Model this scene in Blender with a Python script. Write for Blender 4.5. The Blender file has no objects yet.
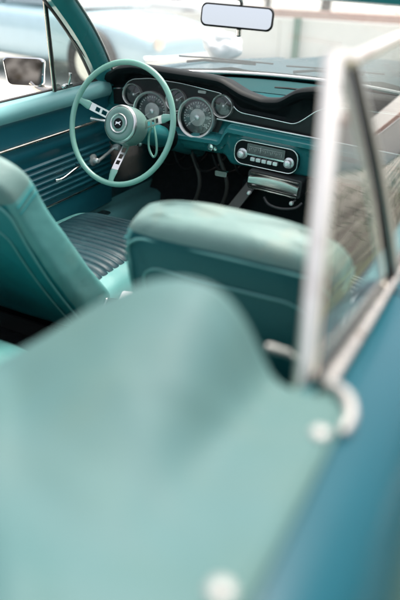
import bpy, bmesh, math, random
from math import sin, cos, pi, radians, sqrt, exp
from mathutils import Vector, Matrix, noise
random.seed(7)
scene = bpy.context.scene
COL = scene.collection

# ------------------------------------------------------------------ materials
def lin(c):
    return tuple(((x/12.92) if x <= .04045 else ((x+.055)/1.055)**2.4) for x in c)
def newmat(name):
    m = bpy.data.materials.new(name); m.use_nodes = True
    nt = m.node_tree; b = nt.nodes['Principled BSDF']
    return m, nt, b
def mat(name, col, rough=.5, metal=0., var=.12, vscale=6., bump=0., bscale=200., coat=0., spec=.5,
        wear=None, wscale=3., wlo=.55, whi=.7, rvar=.1, bump2=0., b2scale=8.):
    """principled with noise variation in colour and roughness, fine bump, optional wear colour"""
    m, nt, b = newmat(name); N = nt.nodes; L = nt.links
    tc = N.new('ShaderNodeTexCoord')
    n1 = N.new('ShaderNodeTexNoise'); n1.inputs['Scale'].default_value = vscale; n1.inputs['Detail'].default_value = 5
    L.new(tc.outputs['Object'], n1.inputs['Vector'])
    mix = N.new('ShaderNodeMixRGB'); mix.blend_type = 'MIX'
    mix.inputs[1].default_value = tuple(max(0, c*(1-var)) for c in col)+(1,)
    mix.inputs[2].default_value = tuple(min(1, c*(1+var)) for c in col)+(1,)
    L.new(n1.outputs['Fac'], mix.inputs[0]); out = mix.outputs[0]
    if wear:
        n2 = N.new('ShaderNodeTexNoise'); n2.inputs['Scale'].default_value = wscale; n2.inputs['Detail'].default_value = 8
        n2.inputs['Roughness'].default_value = .65
        L.new(tc.outputs['Object'], n2.inputs['Vector'])
        mr = N.new('ShaderNodeMapRange'); mr.inputs[1].default_value = wlo; mr.inputs[2].default_value = whi
        L.new(n2.outputs['Fac'], mr.inputs[0])
        mx = N.new('ShaderNodeMixRGB'); mx.inputs[2].default_value = tuple(wear)+(1,)
        L.new(mr.outputs[0], mx.inputs[0]); L.new(out, mx.inputs[1]); out = mx.outputs[0]
    L.new(out, b.inputs['Base Color'])
    r = N.new('ShaderNodeMapRange'); r.inputs[3].default_value = max(.02, rough-rvar*rough*2); r.inputs[4].default_value = min(1, rough+rvar*rough*2)
    L.new(n1.outputs['Fac'], r.inputs[0]); L.new(r.outputs[0], b.inputs['Roughness'])
    b.inputs['Metallic'].default_value = metal
    b.inputs['Specular IOR Level'].default_value = spec
    b.inputs['Coat Weight'].default_value = coat; b.inputs['Coat Roughness'].default_value = .05
    prev = None
    if bump2:
        n4 = N.new('ShaderNodeTexNoise'); n4.inputs['Scale'].default_value = b2scale; n4.inputs['Detail'].default_value = 2
        L.new(tc.outputs['Object'], n4.inputs['Vector'])
        bp2 = N.new('ShaderNodeBump'); bp2.inputs['Strength'].default_value = .6; bp2.inputs['Distance'].default_value = bump2
        L.new(n4.outputs['Fac'], bp2.inputs['Height']); prev = bp2
    if bump:
        n3 = N.new('ShaderNodeTexNoise'); n3.inputs['Scale'].default_value = bscale; n3.inputs['Detail'].default_value = 3
        L.new(tc.outputs['Object'], n3.inputs['Vector'])
        bp = N.new('ShaderNodeBump'); bp.inputs['Strength'].default_value = .5; bp.inputs['Distance'].default_value = bump
        L.new(n3.outputs['Fac'], bp.inputs['Height'])
        if prev: L.new(prev.outputs[0], bp.inputs['Normal'])
        prev = bp
    if prev: L.new(prev.outputs[0], b.inputs['Normal'])
    return m
def glassmat(name, tint, refl=1.0, rough=0.0, base=.04, haze=0):
    m, nt, b = newmat(name); N = nt.nodes; L = nt.links; N.remove(b)
    out = [n for n in N if n.type == 'OUTPUT_MATERIAL'][0]
    lw = N.new('ShaderNodeLayerWeight'); lw.inputs[0].default_value = .5
    pw = N.new('ShaderNodeMath'); pw.operation = 'POWER'; pw.inputs[1].default_value = 5
    L.new(lw.outputs['Facing'], pw.inputs[0])
    ma = N.new('ShaderNodeMath'); ma.operation = 'MULTIPLY_ADD'; ma.inputs[1].default_value = .96*refl; ma.inputs[2].default_value = base
    L.new(pw.outputs[0], ma.inputs[0])
    tr = N.new('ShaderNodeBsdfTransparent'); tr.inputs[0].default_value = tuple(tint)+(1,)
    gl = N.new('ShaderNodeBsdfGlossy'); gl.inputs['Roughness'].default_value = rough
    if haze:  # pale film whitens the pane, putting glare and haze into its colour
        df = N.new('ShaderNodeBsdfTranslucent'); df.inputs[0].default_value = (.9, .9, .88, 1); d2 = N.new('ShaderNodeBsdfDiffuse'); d2.inputs[0].default_value = (.85, .85, .82, 1)
        ad = N.new('ShaderNodeMixShader'); L.new(df.outputs[0], ad.inputs[1]); L.new(d2.outputs[0], ad.inputs[2])
        mq = N.new('ShaderNodeMixShader'); L.new(tr.outputs[0], mq.inputs[1]); L.new(ad.outputs[0], mq.inputs[2])
        dm = N.new('ShaderNodeMath'); dm.operation = 'MULTIPLY_ADD'; dm.inputs[1].default_value = haze*3.5; dm.inputs[2].default_value = haze
        p2 = N.new('ShaderNodeMath'); p2.operation = 'POWER'; p2.inputs[1].default_value = 3; L.new(lw.outputs['Facing'], p2.inputs[0]); L.new(p2.outputs[0], dm.inputs[0]); L.new(dm.outputs[0], mq.inputs[0]); tr = mq
    mx = N.new('ShaderNodeMixShader'); L.new(ma.outputs[0], mx.inputs[0]); L.new(tr.outputs[0], mx.inputs[1]); L.new(gl.outputs[0], mx.inputs[2])
    L.new(mx.outputs[0], out.inputs['Surface'])
    return m
M = {}
M['vinyl'] = mat('seafoam_vinyl', (.105, .295, .28), .42, var=.14, vscale=5, bump=.0006, bscale=420, wear=(.15, .32, .29), wscale=7, wlo=.52, whi=.74, bump2=.010, b2scale=11)
M['vinyl_top'] = mat('pale_top_vinyl', (.125, .222, .203), .55, var=.16, vscale=6, bump=.0012, bscale=300, wear=(.165, .225, .19), wscale=8, wlo=.5, whi=.66, bump2=.008, b2scale=10)  # pale tone of lit seat tops put into the colour, with beige wear
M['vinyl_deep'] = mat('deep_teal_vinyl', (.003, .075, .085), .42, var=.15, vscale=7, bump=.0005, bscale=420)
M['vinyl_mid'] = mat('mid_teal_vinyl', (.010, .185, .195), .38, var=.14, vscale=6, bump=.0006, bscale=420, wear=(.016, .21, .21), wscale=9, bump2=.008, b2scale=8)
M['vinyl_navy'] = mat('navy_ribbed_vinyl', (.012, .046, .056), .40, var=.25, vscale=9, bump=.0005, bscale=400, wear=(.025, .075, .085), wscale=12, spec=.35)
M['boot'] = mat('boot_vinyl', (.052, .122, .121), .60, var=.18, vscale=3.2, bump=.0008, bscale=350, spec=.35, wear=(.055, .115, .098), wscale=2.6, wlo=.42, whi=.68, bump2=.03, b2scale=4)
M['door_teal'] = mat('door_vinyl', (.009, .105, .135), .36, var=.15, vscale=6, bump=.0006, bscale=350)
M['metal_teal'] = mat('painted_metal_teal', (.026, .225, .235), .28, var=.08, coat=.6)
M['door_top'] = mat('door_top_vinyl', (.19, .42, .42), .34, var=.12, bump=.0006, bscale=350)  # paler than the panel: the top's highlight is put into its colour
M['sill_teal'] = mat('painted_sill_teal', (.14, .38, .38), .30, var=.1, coat=.5)
M['paint'] = mat('body_paint', (.0006, .058, .080), .28, metal=0, var=.22, vscale=3, spec=.2, coat=.12, bump=.00012, bscale=900)
M['dash_top'] = mat('dash_top_vinyl', (.016, .070, .075), .8, spec=.15, var=.15, bump=.0006, bscale=300)
M['rim'] = mat('wheel_plastic', (.22, .46, .375), .22, var=.06, coat=.5)
M['hub'] = mat('hub_plastic', (.17, .29, .255), .34, var=.08)
M['black'] = mat('black_vinyl', (.008, .011, .012), .46, var=.3, vscale=12, bump=.0006, bscale=350, spec=.12)
M['insert'] = mat('camera_case_insert', (.016, .015, .016), .42, var=.3, vscale=20, bump=.0008, bscale=600)
M['pedal'] = mat('worn_rubber', (.085, .078, .07), .5, var=.3)
M['rubber'] = mat('black_rubber', (.015, .015, .015), .6, var=.3)
M['dark'] = mat('dark_metal', (.035, .035, .035), .45, var=.3)
M['carpet'] = mat('black_carpet', (.022, .024, .026), .95, var=.5, vscale=40, bump=.004, bscale=260, spec=.1, wear=(.03, .032, .032), wscale=14)
M['chrome'] = mat('chrome', (.80, .79, .77), .10, metal=1., var=.06, vscale=20, rvar=.35)
M['chrome_aged'] = mat('aged_chrome', (.66, .60, .53), .24, metal=1., var=.15, vscale=30, rvar=.35, wear=(.30, .19, .12), wscale=16, wlo=.58, whi=.75)
M['alu'] = mat('brushed_aluminium', (.78, .77, .74), .30, metal=1., var=.08)
M['polebright'] = mat('bright_trim', (.90, .85, .77), .30, metal=.95, var=.10, vscale=9, wear=(.60, .50, .44), wscale=14)
M['white'] = mat('white_paint', (.80, .80, .77), .4, var=.04)
M['bezel'] = mat('bezel_bright', (.80, .77, .73), .22, metal=.7, var=.1, vscale=30)
M['snap'] = mat('snap_aged_metal', (.36, .35, .33), .5, metal=.4, var=.1)
M['snapwhite'] = mat('snap_metal', (.93, .92, .90), .22, metal=.6, var=.04)
M['dial'] = mat('dial_face', (.09, .085, .085), .30, var=.35, vscale=40, coat=1.)
M['dialgrey'] = mat('dial_face_grey', (.55, .53, .50), .30, var=.35, vscale=50, coat=1.)
M['mark'] = mat('dial_marking', (.8, .8, .76), .5, var=.02)
M['mirrorglass'] = mat('mirror_glass', (.9, .9, .9), .02, metal=1., var=.01)
M['mirrordark'] = mat('dark_mirror_glass', (.17, .165, .165), .04, metal=1., var=.3, vscale=8)  # dark, mottled reflection painted into the door mirror's colour
M['glass'] = glassmat('window_glass', (.80, .87, .82), 1.5, .0, .08, .05)
M['screen'] = glassmat('windscreen_glass', (.93, .96, .95), 1.3, 0, .07, .095)
M['lens'] = glassmat('gauge_glass', (.95, .95, .95), .9, .02, .07)

# ------------------------------------------------------------------ mesh helpers
def link(o, parent=None):
    COL.objects.link(o)
    if parent is not None: o.parent = parent
    return o
def obj(name, verts, faces, mats, parent=None, smooth=True, fm=None, bevel=0, sub=0, solid=0, angle=40):
    me = bpy.data.meshes.new(name); me.from_pydata([tuple(v) for v in verts], [], faces)
    bm = bmesh.new(); bm.from_mesh(me); bmesh.ops.recalc_face_normals(bm, faces=bm.faces) if not solid else None
    for e in bm.edges:
        if len(e.link_faces) == 2 and e.calc_face_angle(0) > radians(48): e.smooth = False
    bm.to_mesh(me); bm.free()
    if not isinstance(mats, (list, tuple)): mats = [mats]
    for m in mats: me.materials.append(m)
    if fm:
        for p, k in zip(me.polygons, fm): p.material_index = k
    for p in me.polygons: p.use_smooth = smooth
    o = link(bpy.data.objects.new(name, me), parent)
    if solid:
        md = o.modifiers.new('s', 'SOLIDIFY'); md.thickness = solid; md.offset = -1
    if bevel:
        md = o.modifiers.new('b', 'BEVEL'); md.width = bevel; md.segments = 3; md.limit_method = 'ANGLE'; md.angle_limit = radians(angle)
    if sub:
        md = o.modifiers.new('u', 'SUBSURF'); md.levels = sub; md.render_levels = sub
    return o
class MB:
    def __init__(s): s.v = []; s.f = []; s.m = []
    def add(s, verts, faces, mi=0, mtx=None):
        k = len(s.v)
        for v in verts:
            v = Vector(v); s.v.append(mtx @ v if mtx else v)
        for f in faces: s.f.append([i+k for i in f]); s.m.append(mi)
    def box(s, c, d, mi=0, mtx=None):
        x, y, z = c; a, b, e = d[0]/2, d[1]/2, d[2]/2
        v = [(x+i*a, y+j*b, z+k*e) for i in (-1, 1) for j in (-1, 1) for k in (-1, 1)]
        s.add(v, [(0, 1, 3, 2), (4, 6, 7, 5), (0, 4, 5, 1), (2, 3, 7, 6), (0, 2, 6, 4), (1, 5, 7, 3)], mi, mtx)
    def grid(s, rows, mi=0, closed_u=False, closed_v=False, cap=False, mtx=None):
        n = len(rows); m = len(rows[0]); v = [p for r in rows for p in r]; f = []
        for i in range(n if closed_u else n-1):
            for j in range(m if closed_v else m-1):
                f.append((i*m+j, i*m+(j+1) % m, ((i+1) % n)*m+(j+1) % m, ((i+1) % n)*m+j))
        if cap:
            f.append(tuple(range(m))); f.append(tuple((n-1)*m+j for j in range(m)))
        s.add(v, f, mi, mtx)
    def tube(s, path, r, mi=0, n=10, closed=False, cap=True, mtx=None, flat=1.):
        P = [Vector(p) for p in path]; rows = []; up = None
        for i, p in enumerate(P):
            if closed: t = P[(i+1) % len(P)]-P[i-1]
            else: t = P[min(i+1, len(P)-1)]-P[max(i-1, 0)]
            t.normalize()
            if up is None:
                up = Vector((0, 0, 1)) if abs(t.z) < .9 else Vector((0, 1, 0))
            a = t.cross(up).normalized(); b = a.cross(t).normalized(); up = b
            rr = r[i] if isinstance(r, (list, tuple)) else r
            rows.append([p+(a*cos(2*pi*k/n)+b*sin(2*pi*k/n)*flat)*rr for k in range(n)])
        s.grid(rows, mi, closed_u=closed, closed_v=True, cap=cap and not closed, mtx=mtx)
    def lathe(s, prof, mi=0, n=32, mtx=None, cap=True):
        """prof: (radius, height) about local Z"""
        rows = [[(max(r, 1e-5)*cos(2*pi*k/n), max(r, 1e-5)*sin(2*pi*k/n), h) for k in range(n)] for r, h in prof]
        s.grid(rows, mi, closed_v=True, cap=cap, mtx=mtx)
    def prism(s, pts, h0, h1, mi=0, mtx=None):
        n = len(pts); v = [(x, y, h0) for x, y in pts]+[(x, y, h1) for x, y in pts]
        f = [tuple(range(n)), tuple(range(n, 2*n))]+[(i, (i+1) % n, n+(i+1) % n, n+i) for i in range(n)]
        s.add(v, f, mi, mtx)
    def build(s, name, mats, parent=None, **k): return obj(name, s.v, s.f, mats, parent, fm=s.m, **k)
def axes(o, x, y, z):
    m = Matrix.Identity(4)
    for i, a in enumerate((x, y, z)):
        a = Vector(a).normalized()
        for j in range(3): m[j][i] = a[j]
    m[0][3], m[1][3], m[2][3] = o
    return m
def empty(name, loc=(0, 0, 0), parent=None):
    return link_e(bpy.data.objects.new(name, None), loc, parent)
def link_e(o, loc, parent):
    o.location = loc; o.empty_display_size = .1; link(o, parent); return o
def tag(o, label=None, cat=None, group=None, kind=None):
    if label: o['label'] = label
    if cat: o['category'] = cat
    if group: o['group'] = group
    if kind: o['kind'] = kind
    return o
def interp(x, tab):
    if x <= tab[0][0]: return tab[0][1]
    for (a, p), (b, q) in zip(tab, tab[1:]):
        if x <= b: return p+(q-p)*(x-a)/(b-a)
    return tab[-1][1]
def smooth_interp(x, tab, w):
    return sum(interp(x+w*k/3, tab)*g for k, g in zip((-3, -2, -1, 0, 1, 2, 3), (.05, .1, .2, .3, .2, .1, .05)))
def sstep(a, b, x):
    t = min(1, max(0, (x-a)/(b-a))); return t*t*(3-2*t)
def catmull(pts, n=8, closed=False):
    P = [Vector(p) for p in pts]; out = []; N = len(P)
    for i in range(N if closed else N-1):
        p0 = P[i-1] if (closed or i > 0) else P[0]; p1 = P[i]; p2 = P[(i+1) % N]; p3 = P[(i+2) % N] if (closed or i+2 < N) else P[-1]
        for k in range(n):
            t = k/n
            out.append(.5*((2*p1)+(-p0+p2)*t+(2*p0-5*p1+4*p2-p3)*t*t+(-p0+3*p1-3*p2+p3)*t**3))
    if not closed: out.append(P[-1])
    return out
def superell(a, b, e, n):
    r = []
    for k in range(n):
        t = 2*pi*k/n; c, s = cos(t), sin(t)
        r.append((a*math.copysign(abs(c)**e, c), b*math.copysign(abs(s)**e, s)))
    return r
def rrect(w, h, r, n=6):
    p = []
    for cx, cy, a0 in ((w/2-r, h/2-r, 0), (-w/2+r, h/2-r, 90), (-w/2+r, -h/2+r, 180), (w/2-r, -h/2+r, 270)):
        for k in range(n+1):
            a = radians(a0+90*k/n); p.append((cx+r*cos(a), cy+r*sin(a)))
    return p

# ================================================================== THE CAR
car = empty('convertible_car')
tag(car, 'teal open-top classic convertible with seafoam vinyl seats and a thin-rimmed steering wheel', 'convertible car')

# ---------------- body shell
BELT = [(-2.6, .90), (-2.2, .945), (-1.7, .965), (-1.43, .958), (-1.2, .945), (-1.0, .925), (-.8, .912), (-.3, .915), (.4, .93), (.75, .94), (1.2, .925), (2.3, .86), (2.45, .80)]
def belt(y): return smooth_interp(y, BELT, .08)
def bodyx(y):   # x offset of the shell relative to mid-ship
    return -.10*sstep(1.2, 2.5, y)-.08*sstep(-1.7, -2.65, y)
PROF = [(.700, -.14), (.700, -.02), (.703, -.006), (.712, 0), (.74, .001), (.764, -.003), (.784, -.011), (.802, -.029), (.818, -.060), (.832, -.11), (.850, -.17), (.866, -.215), (.877, -.24), (.873, -.252), (.876, -.30), (.872, -.40), (.862, -.52), (.83, -.62), (.78, -.68)]
def side(sx):
    mb = MB(); ys = [-2.6+i*.06 for i in range(85)]
    rows = [[(sx*(x+bodyx(y)), y, belt(y)+dz) for x, dz in PROF] for y in ys]
    mb.grid(rows)
    return mb
body = side(1)
L2 = side(-1); body.add(L2.v, L2.f)
# hood with two long creases
rows = []
for i in range(28):
    y = .80+i*1.65/27; w = .712+bodyx(y); r = []
    for j in range(41):
        u = -1+2*j/40; x = u*w
        z = belt(y)+.002-.012*abs(u)**4 + .030*(1-abs(u)**2.2)+.010*exp(-((abs(u)-.45)/.08)**2)
        r.append((x, y+.10*(1-u*u)*(i/27)-0.0, z))
    rows.append(r)
body.grid(rows)
# rear deck behind the boot cover
rows = []
for i in range(10):
    y = -1.98-i*.62/9; w = .712+bodyx(y)
    rows.append([(u/10*w, y, belt(y)+.012*(1-(u/10)**2)) for u in range(-10, 11)])
body.grid(rows)
for y, s in ((2.49, 1), (-2.6, -1)):
    w = .70+bodyx(y)
    body.grid([[(-w-.14+.0*k, y-s*.03*k, belt(y)-.02-.16*k) for k in range(4)], [(-w*.5, y+s*.03-s*.03*k, belt(y)+.0-.16*k) for k in range(4)], [(w*.5, y+s*.03-s*.03*k, belt(y)-.16*k) for k in range(4)], [(w+.14, y-s*.03*k, belt(y)-.02-.16*k) for k in range(4)]])
bodyo = body.build('body', M['paint'], car, solid=0)
# door shut lines as thin dark gaps
for sx in (1, -1):
    for y0 in (-.86, .46):
        mb = MB(); mb.tube([(sx*(x+bodyx(y0)+.0006), y0+.02*(dz+.2), belt(y0)+dz+.0004) for x, dz in PROF[3:]], .0022, n=6)
        mb.build('door_gap', M['rubber'], bodyo)
# grille and bumpers
mb = MB(); mb.prism(rrect(1.15, .2, .05), -.02, .02, 0, axes((0, 2.52, .62), (1, 0, 0), (0, 0, 1), (0, 1, 0))); mb.build('grille', M['dark'], car)
for y in (2.60, -2.70):
    mb = MB(); mb.tube(catmull([(-.82, y-.18*(1 if y > 0 else -1), .47), (-.74, y, .47), (0, y+.04*(1 if y > 0 else -1), .47), (.74, y, .47), (.82, y-.18*(1 if y > 0 else -1), .47)], 6), .045, n=12)
    mb.build('bumper', M['chrome'], car)
for sx in (1, -1):
    for y in (1.45, -1.28):
        mb = MB(); X = axes((sx*.74, y, .33), (0, 1, 0), (0, 0, 1), (sx, 0, 0))
        mb.lathe([(.18, -.05), (.30, -.06), (.33, -.02), (.335, .06), (.325, .12), (.30, .142), (.20, .13)], n=40, mtx=X)
        w = mb.build('wheel', M['rubber'], car)
        mb = MB(); mb.lathe([(.20, .128), (.185, .12), (.17, .10), (.08, .12), (.05, .15), (.0, .155)], n=40, mtx=X); mb.build('rim', M['chrome'], w)

# ---------------- floor, tunnel, firewall
mb = MB()
def floorz(x, y):
    t = .17*exp(-(x/.15)**4)*(1-.25*sstep(-.2, -.9, y))
    return .235+t+.02*exp(-((abs(x)-.66)/.05)**2)+.45*sstep(.55, 1.0, y)**1.2
rows = [[(x*.05, -1.05+j*.06, floorz(x*.05, -1.05+j*.06)) for x in range(-14, 15)] for j in range(37)]
mb.grid(rows); fl = mb.build('floor', M['carpet'], car)
mb = MB(); mb.grid([[(x*.1, .98-.05*k, .35+.15*k) for k in range(5)] for x in range(-7, 8)]); mb.build('firewall', M['black'], car)
# rocker / sill plates in body colour
for sx in (1, -1):
    mb = MB()
    mb.grid([[(sx*x, y, z) for x, z in ((.60, .235), (.618, .34), (.632, .382), (.655, .395), (.70, .395), (.71, .40), (.72, .42))] for y in (-1.1, -.4, .2, .55, .9)])
    mb.build('sill_panel', M['sill_teal'], car)
    mb = MB(); mb.prism(rrect(.045, 1.1, .01), 0, .004, 0, axes((sx*.672, -.2, .396), (1, 0, 0), (0, 1, 0), (0, 0, 1))); mb.build('scuff_plate', M['alu'], car)

# ---------------- doors (inside trim)
def door(sx):
    mb = MB()
    ys = [-.84+i*.062 for i in range(21)]
    prof = [(.700, .008, 0), (.690, .010, 0), (.672, .002, 0), (.660, -.016, 0), (.658, -.036, 0), (.668, -.052, 0), (.676, -.06, 1), (.680, -.075, 1), (.679, -.15, 1), (.672, -.165, 1), (.671, -.19, 1), (.680, -.20, 1)]
    for k in range(7):
        z = -.225-k*.022; prof += [(.681, z, 1), (.674, z-.006, 1), (.674, z-.011, 1), (.682, z-.017, 1)]
    prof += [(.684, -.39, 1), (.680, -.40, 2), (.682, -.50, 2), (.70, -.515, 2)]
    nf = [max(prof[i][2], prof[i+1][2]) for i in range(len(prof)-1)]
    rows = [[(sx*x, y, belt(y)+dz) for x, dz, _ in prof] for y in ys]
    k = len(rows[0]); mb.grid(rows)
    mb.m = nf*(len(rows)-1)
    d = mb.build('door', [M['door_top'], M['door_teal'], M['door_teal']], car)
    mb = MB(); mb.tube([(sx*.668, y, belt(y)-.137) for y in ys if y < .36], .0062, n=10, flat=.9); mb.build('trim_strip', M['chrome_aged'], d)
    mb = MB(); mb.tube([(sx*.680, y, belt(y)-.395) for y in ys if y < .36], .005, n=8); mb.build('lower_trim_strip', M['chrome'], d)
    mb = MB(); mb.tube([(sx*.702, y, belt(y)+.009) for y in ys], .0065, n=8); mb.build('belt_weatherstrip', M['rubber'], d)
    mb = MB(); mb.tube([(sx*.711, y, belt(y)+.006) for y in ys], .0055, n=8); mb.build('belt_molding', M['chrome_aged'] if sx > 0 else M['chrome'], d)
    # armrest
    mb = MB(); X = axes((sx*.640, -.56, .705), (0, 1, 0), (sx, 0, 0), (0, 0, 1))
    pts = superell(.19, .034, .55, 36)
    mb.grid([[(x*s, y*s, h) for x, y in pts] for s, h in ((.86, -.035), (.97, -.028), (1, -.01), (1, .012), (.95, .024), (.8, .03), (.3, .031))], closed_v=True, cap=True, mtx=X)
    mb.build('armrest', M['vinyl_top'], d)
    mb = MB(); mb.tube([(sx*(.637+.031*cos(2*pi*k/28)), -.56+.175*sin(2*pi*k/28), .733) for k in range(28)], .008, n=8, closed=True); mb.build('armrest_bezel', M['chrome'], d)
    mb = MB(); mb.prism([(sx*(.637+.016*cos(2*pi*k/20)), -.52+.10*sin(2*pi*k/20)) for k in range(20)], .733, .739); mb.build('armrest_pocket', M['rubber'], d)
    # pull handle
    mb = MB(); mb.tube(catmull([(sx*.675, .16, .648), (sx*.655, .155, .646), (sx*.652, .12, .640), (sx*.652, .05, .624), (sx*.664, .025, .622)], 5), [.005]*21, n=8); mb.build('door_handle', M['chrome'], d)
    mb = MB(); mb.lathe([(.024, 0), (.024, .006), (.012, .011), (.010, .03), (.008, .032)], n=20, mtx=axes((sx*.680, .275, .640), (0, 1, 0), (0, 0, 1), (-sx, 0, 0)))
    mb.tube([(sx*.650, .275, .640), (sx*.648, .34, .658), (sx*.648, .385, .672)], [.007, .006, .006], n=8)
    mb.lathe([(.004, -.01), (.012, .0), (.015, .012), (.012, .024), (.0, .028)], n=16, mtx=axes((sx*.648, .388, .674), (0, 1, 0), (0, 0, 1), (-sx, 0, 0)))
    mb.build('window_crank', M['snapwhite'], d)
    return d
dl = door(-1); dr = door(1)
# quarter trims behind the doors
for sx in (1, -1):
    mb = MB()
    mb.grid([[(sx*x, y, belt(y)+dz) for x, dz in ((.700, .004), (.684, .0), (.672, -.02), (.668, -.06), (.655, -.09), (.645, -.3), (.64, -.55))] for y in (-1.6, -1.4, -1.2, -1.1, -1.0, -.92, -.87)])
    q = mb.build('quarter_trim', M['vinyl_deep'], car)
    mb = MB(); mb.lathe([(.003, -.020), (.006, -.016), (.0065, -.006), (.0055, .006), (.0065, .014), (.003, .020)], n=16, mtx=axes((sx*.603, -1.010, .865), (0, 0, 1), (.45, -.85, 0), (.85, .45, -.30)))
    mb.tube([(sx*.615, -1.005, .860), (sx*.645, -1.00, .852), (sx*.664, -1.0, .850)], .0035, n=8)
    mb.build('coat_hook', M['snap'], q)

# ---------------- windscreen, pillars, header
def ws(u, v):    # u -1..1 across, v 0 base..1 top
    xb = u*.70; yb = .44+.30*(1-abs(u)**2.4); zb = .948+.016*(1-u*u)
    xt = u*.60; yt = .06+.06*(1-abs(u)**2.2); zt = 1.262+.012*(1-u*u)
    bow = .02*sin(pi*v)
    return Vector((xb+(xt-xb)*v, yb+(yt-yb)*v+bow, zb+(zt-zb)*v+bow*.3))
mb = MB(); mb.grid([[ws(-1+2*i/30, .0+j/10) for j in range(11)] for i in range(31)])
wsc = mb.build('windscreen', M['screen'], car)
mb = MB(); mb.tube([ws(-1+2*i/30, 0)+Vector((0, 0.006, .002)) for i in range(31)], .008, n=8); mb.build('lower_molding', M['chrome'], wsc)
# header rail
mb = MB(); rows = []
for i in range(31):
    p = ws(-1.03+2.06*i/30, 1.0)
    rows.append([p+Vector((0, dy, dz)) for dy, dz in ((.012, -.004), (.03, .012), (.02, .034), (-.03, .044), (-.075, .036), (-.092, .016), (-.082, -.002), (-.04, -.008), (-.01, -.006))])
mb.grid(rows, closed_v=True, cap=True)
wf = mb.build('windscreen_header', M['metal_teal'], car)
for sx in (-1, 1):
    mb = MB(); rows = []; seal = []; tr = []
    for j in range(9):
        p = ws(sx*1.0, j/8)
        rows.append([p+Vector((sx*a, b, c)) for a, b, c in ((-.022, .014, .0), (.006, .022, .01), (.034, .006, .006), (.038, -.03, -.012), (.026, -.062, -.022), (-.004, -.070, -.025), (-.024, -.045, -.016), (-.030, -.01, -.006))])
        seal.append(p+Vector((sx*.040, -.048, -.018)))
        tr.append(p+Vector((-sx*.026, .004, 0)))
    rows[0] = [v-Vector((0, 0, .03)) for v in rows[0]]
    mb.grid(rows, closed_v=True, cap=True); pl = mb.build('pillar', M['metal_teal'], car)
    mb = MB(); mb.tube(seal, .0125, n=8); mb.build('pillar_seal', M['rubber'], pl)
    mb = MB(); mb.tube(tr, .006, n=8); mb.build('pillar_molding', M['alu'], pl)
# wipers
for x0, x1 in ((-.05, .25), (-.55, -.2)):
    mb = MB(); mb.tube([(x0, .83, .975), (x0+.1, .80, .992), (x1, .775, .998)], .006, n=6)
    mb.tube([(x0-.02, .79, 1.0), (x0+.15, .785, 1.005), (x1+.08, .77, 1.006)], .0035, n=6)
    mb.build('wiper', M['dark'], car)
# cowl
mb = MB(); mb.grid([[(u*.07, ws(u/10.3, 0).y+.02+(0.86-ws(u/10.3, 0).y-.02)*k/3, .945+.016*(1-(u/10.3)**2)-.004*k) for k in range(4)] for u in range(-10, 11)]); mb.build('cowl', M['paint'], car)

# ---------------- rear-view mirror
mm = Vector((-.012, .15, 1.206)); fx = Vector((1, .10, -.03)).normalized(); fn = Vector((.16, -1, .112)).normalized(); fz = fn.cross(fx)*-1
fx = fz.cross(fn)*-1; 
if fz.z < 0: fz = -fz
X = axes(mm, fx, fz, fx.cross(fz))
mb = MB()
def mirrorpts(w, h): 
    p = rrect(w, h, h*.28, 6); return [(x*(1+.0*y), y+(.05*x if False else 0)) for x, y in p]
mb.grid([[(x, y, 0) for x, y in rr] for rr in (mirrorpts(.19, .034), mirrorpts(.225, .062), mirrorpts(.228, .066), mirrorpts(.224, .062))], closed_v=True)
for r, h in zip(range(4), (-.022, -.008, .002, .008)):
    for k in range(28):
        mb.v[r*28+k] = mb.v[r*28+k]+Vector((0, 0, h))
mb.v = [X @ v for v in mb.v]; mb.f.append(list(range(28))); mb.m.append(0)
rm = mb.build('rear_view_mirror', M['rubber'], car)
mb = MB(); mb.prism(mirrorpts(.2175, .0555), .001, .006, 0, X); mb.build('mirror_glass', M['mirrorglass'], rm)
mb = MB(); mb.tube(catmull([ws(0, 1.0)+Vector((0, -.05, 0)), (0, .085, 1.262), (-.002, .15, 1.252), (-.006, .166, 1.225), (-.008, .168, 1.16)], 5), .0055, n=8)
mb.lathe([(.004, -.012), (.009, -.008), (.009, .008), (.004, .012)], n=12, mtx=axes((-.004, .152, 1.163), (1, 0, 0), (0, 1, 0), (0, 0, 1)))
mb.build('mirror_stem', M['chrome'], rm)

# ---------------- dashboard
CH = [(-.70, .895), (-.615, .905), (-.60, .93), (-.569, .946), (-.49, .956), (-.357, .951), (-.271, .942), (-.185, .932), (-.155, .918), (-.136, .900), (-.118, .880), (-.095, .871), (.019, .863), (.105, .856), (.125, .862), (.15, .880), (.183, .907), (.22, .925), (.30, .932), (.64, .928), (.70, .90)]
BR = [(-.70, .955), (-.645, .975), (-.61, .998), (-.54, 1.010), (-.24, .998), (-.165, .992), (-.125, .975), (-.08, .955), (0.0, .938), (.065, .944), (.10, .968), (.125, .983), (.18, .994), (.64, .985), (.70, .955)]
def chz(x): return smooth_interp(x, CH, .012)
def brz(x): return smooth_interp(x, BR, .022)
xs = [-.70+i*.01 for i in range(141)]
def dashtop(x): return .938+.01*(1-(x/.7)**2)
mb = MB(); rows = []
for x in xs:
    c, b = chz(x), brz(x); e = 1-.0*abs(x)
    ny = .375
    rows.append([(x, y, z) for y, z in ((.424, c+.004), (.428, c+.016), (.410, max(c+.022, b-.046)), (.385, b-.036), (ny-.006, b-.024), (ny-.008, b-.012), (ny, b-.003), (ny+.018, b+.001), (ny+.05, b-.002), (ny+.085, min(b-.010, b-.010)), (ny+.115, max(dashtop(x)-.01, b-.030) if b > .96 else b-.022), (ny+.14, dashtop(x)-.012))])
mb.grid(rows)
pad_v, pad_f, pad_m = mb.v, mb.f, mb.m
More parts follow.
